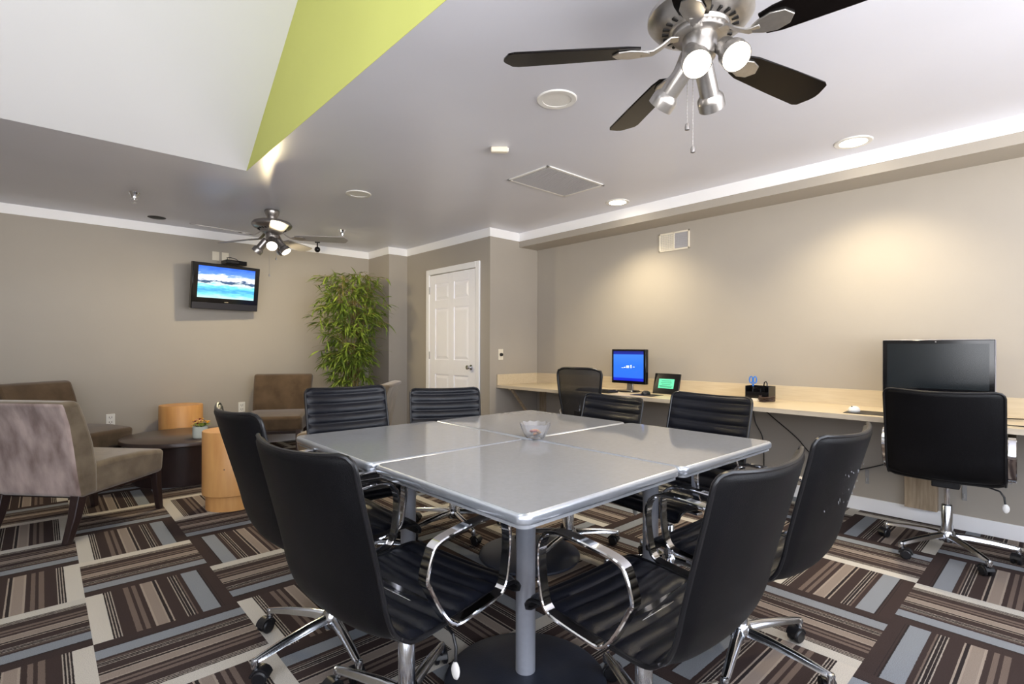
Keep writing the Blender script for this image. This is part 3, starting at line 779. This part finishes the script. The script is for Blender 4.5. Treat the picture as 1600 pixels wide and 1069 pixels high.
# ------------------------------------------------------------------ desk counter
t=thing('desk_counter','long beige laminate counter desk running along the right wall','desk',(0,0,0))
zd=.738; xf=3.673
g=MB(); g.box(xf+.004,XD-.001,YB,YE-.001,zd-.028,zd); g.build('worktop',M['desk'],t)
g=MB(); g.box(xf,xf+.004,YB,YE,zd-.03,zd+.0005); tag(g.build('front_edge',M['deskedge'],t),'pale edge band')
g=MB(); g.box(XD-.016,XD,YB,YE,zd,.853); g.build('backsplash',M['desk'],t)
g=MB(); g.box(xf+.004,XD-.016,YE-.016,YE,zd,.853); g.build('backsplash',M['desk'],t)
g=MB(); g.box(XD-.04,XD,4.12,4.19,.094,zd-.03); g.build('support_board',M['board'],t)
g=MB(); g.box(XD-.05,XD,.60,.77,.094,zd-.03); g.build('support_board',M['board'],t)
g=MB(); g.box(XD-.04,XD,2.3,2.4,.094,zd-.03); g.build('support_board',M['board'],t)
g=MB(); g.sweep([(3.74,4.105,.708),(4.27,4.13,.12)],[(-.014,-.01),(.014,-.01),(.014,.01),(-.014,.01)]); g.build('diagonal_brace',M['board'],t)
g=MB(); g.box(3.72,XD,4.08,4.13,zd-.05,zd-.028); g.build('cleat',M['board'],t)

def flatrect(name,m,parent,uw,uh,loc,rot=None,uvs=True):
    me=bpy.data.meshes.new(name); me.from_pydata([(0,-uw/2,-uh/2),(0,uw/2,-uh/2),(0,uw/2,uh/2),(0,-uw/2,uh/2)],[],[(0,3,2,1)])
    ul=me.uv_layers.new(name='UVMap')
    q=[(0,0),(0,1),(1,1),(1,0)]
    vv={0:(1,0),1:(0,0),2:(0,1),3:(1,1)}
    for k,l in enumerate(me.loops): ul.data[k].uv=vv[l.vertex_index]
    me.materials.append(m); o=bpy.data.objects.new(name,me); COL.objects.link(o); o.parent=parent; o.location=loc
    if rot: o.rotation_euler=rot
    return o
# monitor 1 (faces -X)
t=thing('desktop_monitor','square black monitor showing a plain blue screen on the desk','monitor',(4.06,2.82,zd),R(-3))
g=MB(); g.box(-.012,.03,-.195,.195,.075,.395); g.build('screen_bezel',M['plasticgloss'],t,bevel=.004)
flatrect('display',M['blue_screen'],t,.345,.276,(-.0135,0,.24))
g=MB()
for a,b,z,h in ((-.02,.012,.235,.008),(-.045,-.03,.222,.008),(-.02,.012,.222,.008),(.028,.04,.238,.012),(.028,.04,.222,.012),(.055,.075,.23,.004),(-.075,-.05,.22,.003)):
    g.box(-.0145,-.0138,-b,-a,z,z+h)
g.build('screen_text',mat('screen white glyphs',(1,1,1),.5,emit=(.7,.85,1),estr=.9),t)
g=MB(); g.box(.03,.055,-.1,.1,.13,.33); g.build('rear_housing',M['plastic'],t,bevel=.01)
g=MB(); g.box(.01,.03,-.035,.035,.01,.13); g.build('stand_neck',M['nickel'],t,bevel=.004)
g=MB(); g.lathe([(.105,0),(.11,.006),(.1,.014),(.0001,.02)],40,Matrix.Translation((-.01,0,0))@Matrix.Diagonal((.9,1.05,1,1))); g.build('stand_foot',M['plasticgloss'],t)
# keyboard
t=thing('keyboard','black keyboard on the desk left of the blue-screen monitor','keyboard',(3.83,3.02,zd),R(-3))
MB().box(-.07,.07,-.2,.2,.0,.018).build('keyboard_body',M['plastic'],t,bevel=.004)
g=MB()
for i in range(5):
    for j in range(16): g.box(-.058+i*.023,-.04+i*.023,-.187+j*.0235,-.169+j*.0235,.018,.024)
g.build('keys',M['plastic'],t)
# tablet / framed notice
t=thing('notice_frame','black easel frame holding a small green printed notice with an added glow beside the monitor','sign',(4.08,2.452,zd),R(-3))
tl=Matrix.Rotation(R(14),4,'Y')
g=MB(); g.box(-.008,.008,-.13,.13,.0,.185,tl); g.build('frame',M['plasticgloss'],t,bevel=.003)
g=MB(); g.box(-.0095,-.0082,-.078,.078,.05,.135,tl); g.build('green_notice_glow',M['glow_green'],t)
g=MB()
for z,w_ in ((.115,.05),(.1,.055),(.085,.045),(.07,.066),(.06,.06)): g.box(-.0102,-.0096,-w_,w_,z,z+.004,tl)
g.build('printed_lines',M['paperlines'],t)
g=MB(); g.sweep([(.04,0,.16),(.085,0,.003)],[(-.03,-.003),(.03,-.003),(.03,.003),(-.03,.003)]); g.build('easel_leg',M['plastic'],t)
o=MB().box(-.09,.09,-.11,.11,0,.004).build('mouse_pad',M['plastic'],None,(3.86,2.50,zd),(0,0,R(-2)),bevel=.002); tag(o,'thin black mouse pad in front of the green notice','mouse pad')
def mouse(loc,m,label,rz):
    t=thing('computer_mouse',label,'mouse',loc,rz)
    g=MB(); g.lathe([(.0001,.034),(.012,.033),(.022,.027),(.029,.016),(.031,.004),(.030,0),(.0001,0)],28,Matrix.Diagonal((1.6,1,1,1))); g.build('shell',m,t)
    g=MB(); g.cyl((.026,-.003,.029),(.026,.003,.029),.006,n=12); g.build('scroll_wheel',M['plastic'],t)
mouse((3.88,2.52,zd+.004),M['plastic'],'dark mouse on the pad in front of the green notice',R(175))
# organizer
t=thing('desk_organizer','black mesh pen organizer on the desk against the wall','organizer',(4.14,1.66,zd),R(-2))
g=MB(); g.box(-.06,.06,-.09,.09,0,.006)
for a,b,c,d,h in ((-.06,-.057,-.09,.09,.07),(.057,.06,-.09,.09,.115),(-.06,.06,-.09,-.087,.115),(-.06,.06,.087,.09,.115),(-.06,.06,.028,.031,.1),(-.06,.06,-.031,-.028,.1),(-.002,.002,-.031,.03,.09)): g.box(a,b,c,d,0,h)
g.build('tray',M['plasticgloss'],t,bevel=.001)
t=thing('scissors','blue handled scissors standing in the pen organizer','scissors',(4.14,1.715,zd+.06),R(20))
for s in (-1,1):
    g=MB(); g.tube([(0,s*.014+.013*cos(a*pi/6)*.9,.1+.026*sin(a*pi/6)) for a in range(12)],.0045,8,closed=True); g.tube([(0,s*.006,.075),(0,s*.001,.05)],.004,6); g.build('handle',M['blueplastic'],t)
MB().box(-.001,.001,-.006,.006,-.04,.055).build('blades',M['chrome'],t)
t=thing('black_pen_loop','black curled hook tool standing in the pen organizer','tool',(4.14,1.62,zd+.03))
MB().tube([(0,.01,0),(0,.012,.09),(0,.008,.115),(0,-.004,.12),(0,-.012,.105),(0,-.01,.07)],.005,8).build('hook',M['plasticgloss'],t)
t=thing('cable_coil','coiled brown black cable lying beside the pen organizer','cable',(4.04,1.60,zd),0)
pts=[]
for k in range(110):
    a=k*2*pi/22; r=.045+.006*sin(k*.9); pts.append((.02+r*cos(a)*.8,r*sin(a)*1.15-.02,.008+.008*(k//22)+.004*sin(k*.5)))
MB().tube(pts,.0042,6).build('coil',mat('brown cable',hexc(60,44,38),.4,noise=.1),t)
o=MB().box(-.02,.02,-.03,.03,0,.02).build('sticky_note_pad',M['ivory'],None,(4.065,1.665,zd+.001),(0,0,.2),bevel=.001)
tag(o,'little cream note pad in front of the pen organizer','note pad')
# white mouse and pad
o=MB().box(-.1,.1,-.16,.16,0,.004).build('mouse_pad',M['plastic'],None,(3.86,.84,zd),(0,0,R(3)),bevel=.002); tag(o,'black mouse pad in front of the large dark monitor','mouse pad')
mouse((3.87,.965,zd+.004),M['white'],'white mouse on the black pad by the large monitor',R(170))
# big all-in-one
t=thing('large_monitor','large switched-off black monitor with thin silver rim behind the desk chair','monitor',(4.02,.575,zd),R(3))
g=MB(); g.box(-.006,.03,-.268,.268,.13,.465); g.build('rear_shell',mat('silver rim plastic',hexc(170,170,178),.3,.4,noise=.03),t,bevel=.012,seg=3)
g=MB(); g.box(-.011,-.005,-.264,.264,.134,.461); g.build('glass_front',M['plasticgloss'],t,bevel=.003)
g=MB(); g.box(-.0125,-.0108,-.24,.24,.165,.438); g.build('screen_panel',mat('dark screen glass',hexc(20,26,30),.18,noise=.1,nscale=3),t)
g=MB(); g.cyl((-.0115,0,.45),(-.0125,0,.45),.004,n=12); g.build('webcam',M['chrome'],t)
g=MB(); g.box(.02,.035,-.09,.09,.0,.2); g.box(-.09,.09,-.13,.13,0,.012); g.build('stand',M['nickel'],t,bevel=.004)
def cable(pts,r,label,name='power_cable',m=None,grp=None):
    P=[Vector(p) for p in pts]; out=[]
    for i in range(len(P)-1):
        p0=P[max(i-1,0)];p1=P[i];p2=P[i+1];p3=P[min(i+2,len(P)-1)]
        for k in range(8):
            q=k/8; out.append(.5*((2*p1)+(-p0+p2)*q+(2*p0-5*p1+4*p2-p3)*q*q+(-p0+3*p1-3*p2+p3)*q**3))
    out.append(P[-1])
    o=MB().tube(out,r,7).build(name,m or M['plastic']); tag(o,label,'cable',grp); return o
cable([(4.22,.45,.742),(4.1,.28,.745),(4.0,.12,.76),(3.9,.03,.745),(3.8,.06,.743),(3.78,.22,.742),(3.85,.34,.742)],.003,'thin black cable looping on the desk right of the large monitor')
XW=XD-.012
cable([(XW,1.78,.70),(XW,1.76,.55),(XW,1.70,.42),(XW,1.69,.2),(XW-.01,1.69,.006)],.004,'black cable dropping straight to the floor under the desk')
cable([(XW-.02,1.74,.70),(XW-.01,1.62,.60),(XW,1.45,.46),(XW-.01,1.33,.34),(XW,1.15,.25),(XW,1.0,.30),(XW-.01,.86,.36),(XW-.06,.7,.42),(XW-.05,.6,.60),(XW-.02,.56,.71)],.004,'long sagging black cable under the desk running right')
cable([(XW-.03,1.80,.70),(XW-.02,1.86,.62),(XW-.005,1.92,.50),(XW,2.05,.40),(XW,2.18,.50),(XW,2.2,.7)],.004,'short drooping black cable under the desk below the pen organizer')
# clear hooks
for (y,z,lab) in ((.992,.242,'clear plastic wall hook under the desk, left of the oak support board'),(.473,.238,'clear plastic wall hook under the desk, right of the oak support board')):
    t=thing('wall_hook',lab,'hook',(XD,y,z))
    MB().box(-.004,0,-.012,.012,-.05,.05).build('plate',M['clear'],t,bevel=.002)
    MB().tube([(-.004,0,-.01),(-.02,0,-.03),(-.026,0,-.012),(-.026,0,.0)],.004,8).build('hook',M['clear'],t)

# doorbell-like plate on end wall
t=thing('wall_switch','white wall plate with a black round knob beside the door','switch',(3.733,YE,1.07))
MB().box(-.035,.035,-.007,0,-.06,.06).build('plate',M['ivory'],t,bevel=.003)
MB().lathe([(.018,0),(.017,.02),(.0001,.024)],24,Matrix.Translation((0,-.007,.0))@Matrix.Rotation(pi/2,4,'X')).build('knob',M['plastic'],t)

def outlet(x,z,lab):
    t=thing('wall_outlet',lab,'outlet',(x,YT,z))
    MB().box(-.036,.036,-.006,0,-.058,.058).build('plate',M['white'],t,bevel=.003)
    g=MB()
    for s in (-1,1):
        g.box(-.012,-.008,-.0075,-.006,s*.024-.008,s*.024+.008); g.box(.008,.012,-.0075,-.006,s*.024-.008,s*.024+.008); g.cyl((0,-.006,s*.024-.014),(0,-.0075,s*.024-.014),.003,n=8)
    g.build('sockets',M['dark'],t)
outlet(.515,.415,'white double outlet low on the far wall behind the armchair')
outlet(1.72,.45,'white outlet low on the far wall left of the brown armchair')
for x,lab in ((1.449,'blank cream wall plate above the television, left one'),(1.545,'cream cable wall plate above the television, right one')):
    o=MB().box(-.036,.036,-.006,0,-.05,.05).build('wall_plate',M['ivory'],None,(x,YT,2.17),bevel=.003); tag(o,lab,'wall plate')

# ------------------------------------------------------------------ television
t=thing('television','black flat television tilted on a wall arm showing a bright seascape','television',(1.495,YT-.24,1.80)); t.rotation_euler=(R(8),0,R(9)); t.rotation_mode='XYZ'
# local: faces -Y, x width
w2,h2=.345,.245
g=MB(); g.box(-w2,w2,-.03,.03,-h2,h2); g.build('television_bezel',M['plasticgloss'],t,bevel=.006)
g=MB(); g.box(-w2*.98,w2*.98,-.034,-.0305,-h2*.98,-.175); g.build('speaker_strip',mat('dark speaker strip',hexc(34,34,44),.5,noise=.06,nscale=90),t)
s=flatrect('television_picture',M['tvscreen'],t,.585,.335,(0,-.0312,.045),(0,0,-pi/2)); s.rotation_euler=(0,0,R(90))
g=MB(); g.box(-.02,.02,-.0355,-.034,-.165,-.159); g.build('brand_badge',M['chrome'],t)
g=MB(); g.box(-.25,.25,.03,.06,-.18,.2); g.build('rear_housing',M['plastic'],t,bevel=.01)
t2=thing('television_mount','black swivel wall arm holding the television','wall mount',(1.50,YT,1.80))
g=MB(); g.box(-.08,.08,-.015,0,-.12,.12); g.build('wall_plate',M['plastic'],t2,bevel=.003)
g=MB(); g.box(-.025,.025,-.165,-.015,-.04,.04); g.build('arm',M['plastic'],t2,bevel=.004)
t=thing('cable_box','small black cable box sitting on top of the television','cable box',(1.585,YT-.21,2.062),R(8))
MB().box(-.11,.11,-.07,.07,-.005,.04).build('case',M['plasticgloss'],t,bevel=.004)
MB().box(-.1,.02,-.072,-.07,.008,.03).build('front_panel',M['plastic'],t)
MB().tube([(-.05,.02,.04),(-.06,.04,.075),(-.02,.05,.085),(.04,.04,.07),(.07,.02,.04)],.004,6).build('loose_wire',M['plastic'],t)

# ------------------------------------------------------------------ lounge
def armchair(label,loc,rz,front,backm,group='suede slipper armchairs'):
    t=thing('slipper_armchair',label,'armchair',loc,rz,group)
    # local: faces +x. seat .62 wide
    def slabcurve(name,pts,hw0,hw1,m,parent=t,bev=.03):
        vs=[];fs=[]; n=len(pts)
        for i,(a,b) in enumerate(pts):
            f=i/(n-1); hw=hw0+(hw1-hw0)*f
            for (x,z) in (a,b):
                vs+= [(x,-hw,z),(x,hw,z)]
        for i in range(n-1):
            o=i*4;q=o+4
            fs+=[(o,o+1,q+1,q),(o+2,q+2,q+3,o+3),(o,q,q+2,o+2),(o+1,o+3,q+3,q+1)]
        fs+=[(0,2,3,1),((n-1)*4,(n-1)*4+1,(n-1)*4+3,(n-1)*4+2)]
        g=MB(); g.add(vs,fs); o=g.build(name,m,parent,bevel=bev,seg=4,angle=80); return o
    # seat: list of (bottom,top) pairs from back to front
    seat=[((-.30,.255),(-.28,.44)),((-.1,.258),(-.1,.45)),((.12,.262),(.12,.445)),((.30,.268),(.315,.425))]
    slabcurve('seat_cushion',seat,.29,.29,front)
    # back: (outer, inner) from bottom to top
    back=[((-.335,.255),(-.215,.262)),((-.365,.40),(-.225,.44)),((-.39,.55),(-.255,.58)),((-.42,.70),(-.30,.71)),((-.455,.80),(-.345,.815)),((-.475,.83),(-.38,.84))]
    b=slabcurve('backrest',back,.30,.315,front)
    if backm is not front:
        b.data.materials.append(backm)
        for i,p in enumerate(b.data.polygons):
            if i%4==0 and i<4*(len(back)-1): p.material_index=1
    def leg(name,p0,p1,r0,r1):
        sec=[(-1,-1),(1,-1),(1,1),(-1,1)]
        pm=((p0[0]+p1[0])/2-(p1[0]-p0[0])*.12,(p0[1]+p1[1])/2,(p0[2]+p1[2])/2)
        g=MB(); g.sweep([p0,pm,p1],sec,scale=[r0,(r0+r1)/2,r1]); g.build('leg',M['darkwood'],t,bevel=.004)
    for s in (-1,1):
        leg('leg',(.27,s*.25,.33),(.31,s*.25,0),.026,.017)
        leg('leg',(-.30,s*.25,.28),(-.38,s*.25,0),.03,.018)
    g=MB(); g.box(-.28,.26,-.24,.24,.24,.30); g.build('seat_rail',M['darkwood'],t)
    return t
armchair('suede armchair seen from behind at the left edge, with a mottled mauve back',(.225,4.37,0),R(42),M['suede_tan'],M['suede_mauve'])
armchair('brown suede armchair by the far wall at the left edge, behind the mauve-backed one',(.20,5.80,0),R(-50),M['suede_brown'],M['suede_brown'])
armchair('brown suede armchair against the far wall, to the right of the coffee table',(1.90,5.86,0),R(-118),M['suede_brown'],M['suede_brown'])
armchair('suede armchair, tan for the light on it, mostly hidden behind the far left office chair, under the bamboo',(1.98,4.38,0),R(140),M['suede_tan'],M['suede_tan'])  # light on this chair's back put into its colour as tan suede

t=thing('coffee_table','round dark espresso drum coffee table among the armchairs','coffee table',(.93,5.30,0))
g=MB(); g.lathe([(.455,.335),(.462,.34),(.462,.368),(.457,.373),(.0001,.373)],72); g.build('tabletop',M['tablewood'],t,angle=50)
g=MB(); g.lathe([(.37,.0),(.37,.335),(.0001,.335)],64); g.build('drum_base',M['darkwood'],t)
def stool(x,y,lab,rz=0,r=.195,h=.55):
    t=thing('drum_stool',lab,'stool',(x,y,0),rz,'maple drum stools')
    g=MB(); g.lathe([(r-.004,.105),(r,.109),(r,h-.006),(r-.004,h),(.0001,h)],56); g.build('drum_body',M['maple'],t)
    g=MB(); g.lathe([(r-.022,0),(r-.022,.105),(.0001,.105)],48); g.build('plinth',M['maple'],t)
    g=MB(); g.cyl((-(r-.002)*.5,-(r+.001)*.87,.30),(-(r)*.5-.001,-(r+.001)*.87-.002,.30),.004,n=10); g.build('screw_plug',M['darkwood'],t)
    return t
stool(1.03,4.13,'honey maple drum stool in front of the coffee table, nearest the camera')
stool(1.07,6.24,'honey maple drum stool against the far wall behind the coffee table')
# flower pot
fx,fy=1.02,5.02
t=thing('flower_pot','small pale ceramic pot of yellow and pink flowers on the coffee table','flower pot',(fx-.02,fy,.3735))
g=MB(); g.lathe([(.048,0),(.056,.008),(.058,.03),(.058,.1),(.054,.1),(.052,.03),(.0001,.02)],36); g.build('pot',M['ceramic'],t)
rf=random.Random(11)
fl=[('yellow flower',hexc(226,170,50)),('pink flower',hexc(232,176,140)),('red flower',hexc(110,24,26)),('cream flower',hexc(236,206,120))]
fm=[mat(n_+' petal',c_,.6,noise=.15,nscale=60) for n_,c_ in fl]
for k in range(22):
    a=rf.uniform(0,2*pi); r=rf.uniform(0,.062) if k>6 else rf.uniform(.03,.065); z=.118+.035*(1-(r/.07)**2)+rf.uniform(-.008,.008)
    c=Vector((r*cos(a),r*sin(a),z)); g=MB()
    for q in range(7):
        b=2*pi*q/7; d=Vector((cos(b),sin(b),.35))
        g.ball(c+d*.009,.009,8,(1,1,.6)) if False else g.add([c,c+Vector((cos(b-.4)*.012,sin(b-.4)*.012,.004)),c+Vector((cos(b)*.02,sin(b)*.02,.008)),c+Vector((cos(b+.4)*.012,sin(b+.4)*.012,.004))],[(0,1,2,3)])
    g.ball(c+Vector((0,0,.003)),.0075,8)
    g.build('flower_head',fm[k%4],t)
g=MB()
for k in range(26):
    a=rf.uniform(0,2*pi); r=rf.uniform(.03,.075); d=Vector((cos(a),sin(a),0)); s_=Vector((-sin(a),cos(a),0))
    b0=d*.02+Vector((0,0,.09)); b1=d*r+Vector((0,0,.12)); b2=d*(r+.025)+Vector((0,0,.11))
    g.add([b0,b1+s_*.009,b2,b1-s_*.009],[(0,1,2,3)])
g.build('foliage',M['leaf'],t)

# ------------------------------------------------------------------ bamboo
px,py=2.74,5.86
t=thing('bamboo_plant','tall bushy artificial bamboo plant in the corner beside the alcove','potted plant',(px,py,0))
g=MB(); g.lathe([(.13,0),(.17,.3),(.18,.31),(.165,.31),(.155,.28),(.0001,.27)],32); g.build('pot',M['soil'],t)
rb=random.Random(21)
canes=[]; g=MB()
for k in range(7):
    a=2*pi*k/7+.3; bx,by=.05*cos(a),.05*sin(a); tx_,ty_=.24*cos(a)*rb.uniform(.5,1),.16*sin(a)*rb.uniform(.5,1); hh=rb.uniform(1.68,2.06)
    pts=[(bx+(tx_-bx)*q**1.3,by+(ty_-by)*q**1.3,.28+(hh-.28)*q) for q in [i/10 for i in range(11)]]
    g.tube(pts,.011,8,scale=[1-.05*i for i in range(11)]); canes.append(pts)
    for p in pts[1:-1:1]: g.lathe([(.0125,-.004),(.0135,0),(.0125,.004)],8,Matrix.Translation(p),cap=False)
L=MB()
def leafmesh(base,dirv,ln,wd):
    d=dirv.normalized(); side=d.cross(Vector((0,0,1)))
    if side.length<.05: side=Vector((1,0,0))
    side.normalize()
    side=(side+Vector((rb.uniform(-.5,.5),rb.uniform(-.5,.5),rb.uniform(-.6,.6)))).normalized()
    n=5; pts=[];p=base.copy(); dd=d.copy()
    ws=[.15,.8,1,.75,.4,0]
    vs=[]
    for i in range(n+1):
        up=side.cross(dd).normalized()
        c=p; wv=side*wd*ws[i]
        if i==n: vs.append(c)
        else: vs+= [c-wv+up*wd*.15,c,c+wv+up*wd*.15]
        dd=(dd+Vector((0,0,-.13))).normalized(); p=p+dd*(ln/n)
    fs=[]
    for i in range(n-1):
        o=i*3; fs+=[(o,o+1,o+4,o+3),(o+1,o+2,o+5,o+4)]
    o=(n-1)*3; fs+=[(o,o+1,o+3),(o+1,o+2,o+3)]
    L.add(vs,fs)
ok=lambda P: (px+P.x)<XJ-.03 or (py+P.y)<YJ-.03
def env(z):
    if z<.62: return .0
    if z<1.0: return .26+.1*(z-.62)/.38
    if z<1.25: return .40
    if z<1.65: return .52
    if z<1.95: return .46
    return .34
for k in range(330):
    c=rb.choice(canes); q=rb.uniform(.25,1); i=min(9,int(q*10)); p0=Vector(c[i]).lerp(Vector(c[i+1]),q*10-i)
    a=rb.uniform(0,2*pi); R_=env(p0.z)*rb.uniform(.45,1.0)
    if R_<=0: continue
    tip=Vector((R_*cos(a),R_*.62*sin(a),p0.z+rb.uniform(-.02,.14)))
    if tip.x+px>XJ-.1 and tip.y+py>YJ-.1: tip.x=XJ-.12-px
    if tip.y+py>YT-.12: tip.y=YT-.14-py
    mid=(p0+tip)/2+Vector((0,0,.05))
    g.tube([p0,mid,tip],.0022,5)
    d=(tip-mid).normalized()
    for j in range(rb.randint(7,10)):
        f=rb.uniform(-.1,1); b=mid.lerp(tip,max(0,f))
        dv=(d*rb.uniform(.3,1)+Vector((rb.uniform(-1,1),rb.uniform(-1,1),rb.uniform(-.6,.5)))).normalized()
        ln=rb.uniform(.10,.18); e=b+dv*ln
        if (e.y+py>YT-.03) or (e.x+px>XJ-.02 and e.y+py>YJ-.02): continue
        leafmesh(b,dv,ln,rb.uniform(.008,.0125))
g.build('canes',M['cane'],t); 
L.build('foliage',M['leaf'],t,smooth=False)

# ------------------------------------------------------------------ camera
cam=bpy.data.cameras.new('camera'); co=bpy.data.objects.new('camera',cam); COL.objects.link(co); SC.camera=co
cam.sensor_fit='HORIZONTAL'; cam.sensor_width=36; cam.lens=805.121/1600*36
cam.shift_y=(543.249-534.5)/1600; cam.clip_start=.02
co.location=(0,0,1.147)
co.rotation_euler=(Matrix.Rotation(-R(42.422),3,'Z')@Matrix.Rotation(R(90),3,'X')@Matrix.Rotation(R(.128),3,'Z')).to_euler()
SC.view_settings.view_transform='Standard'; SC.view_settings.look='None'; SC.view_settings.gamma=1
SC.view_settings.use_curve_mapping=False
SC.view_settings.exposure=.27
SC.cycles.max_bounces=8; SC.cycles.diffuse_bounces=5; SC.cycles.glossy_bounces=4; SC.cycles.transparent_max_bounces=10
SC.cycles.sample_clamp_indirect=6
SC.cycles.caustics_reflective=False; SC.cycles.caustics_refractive=False
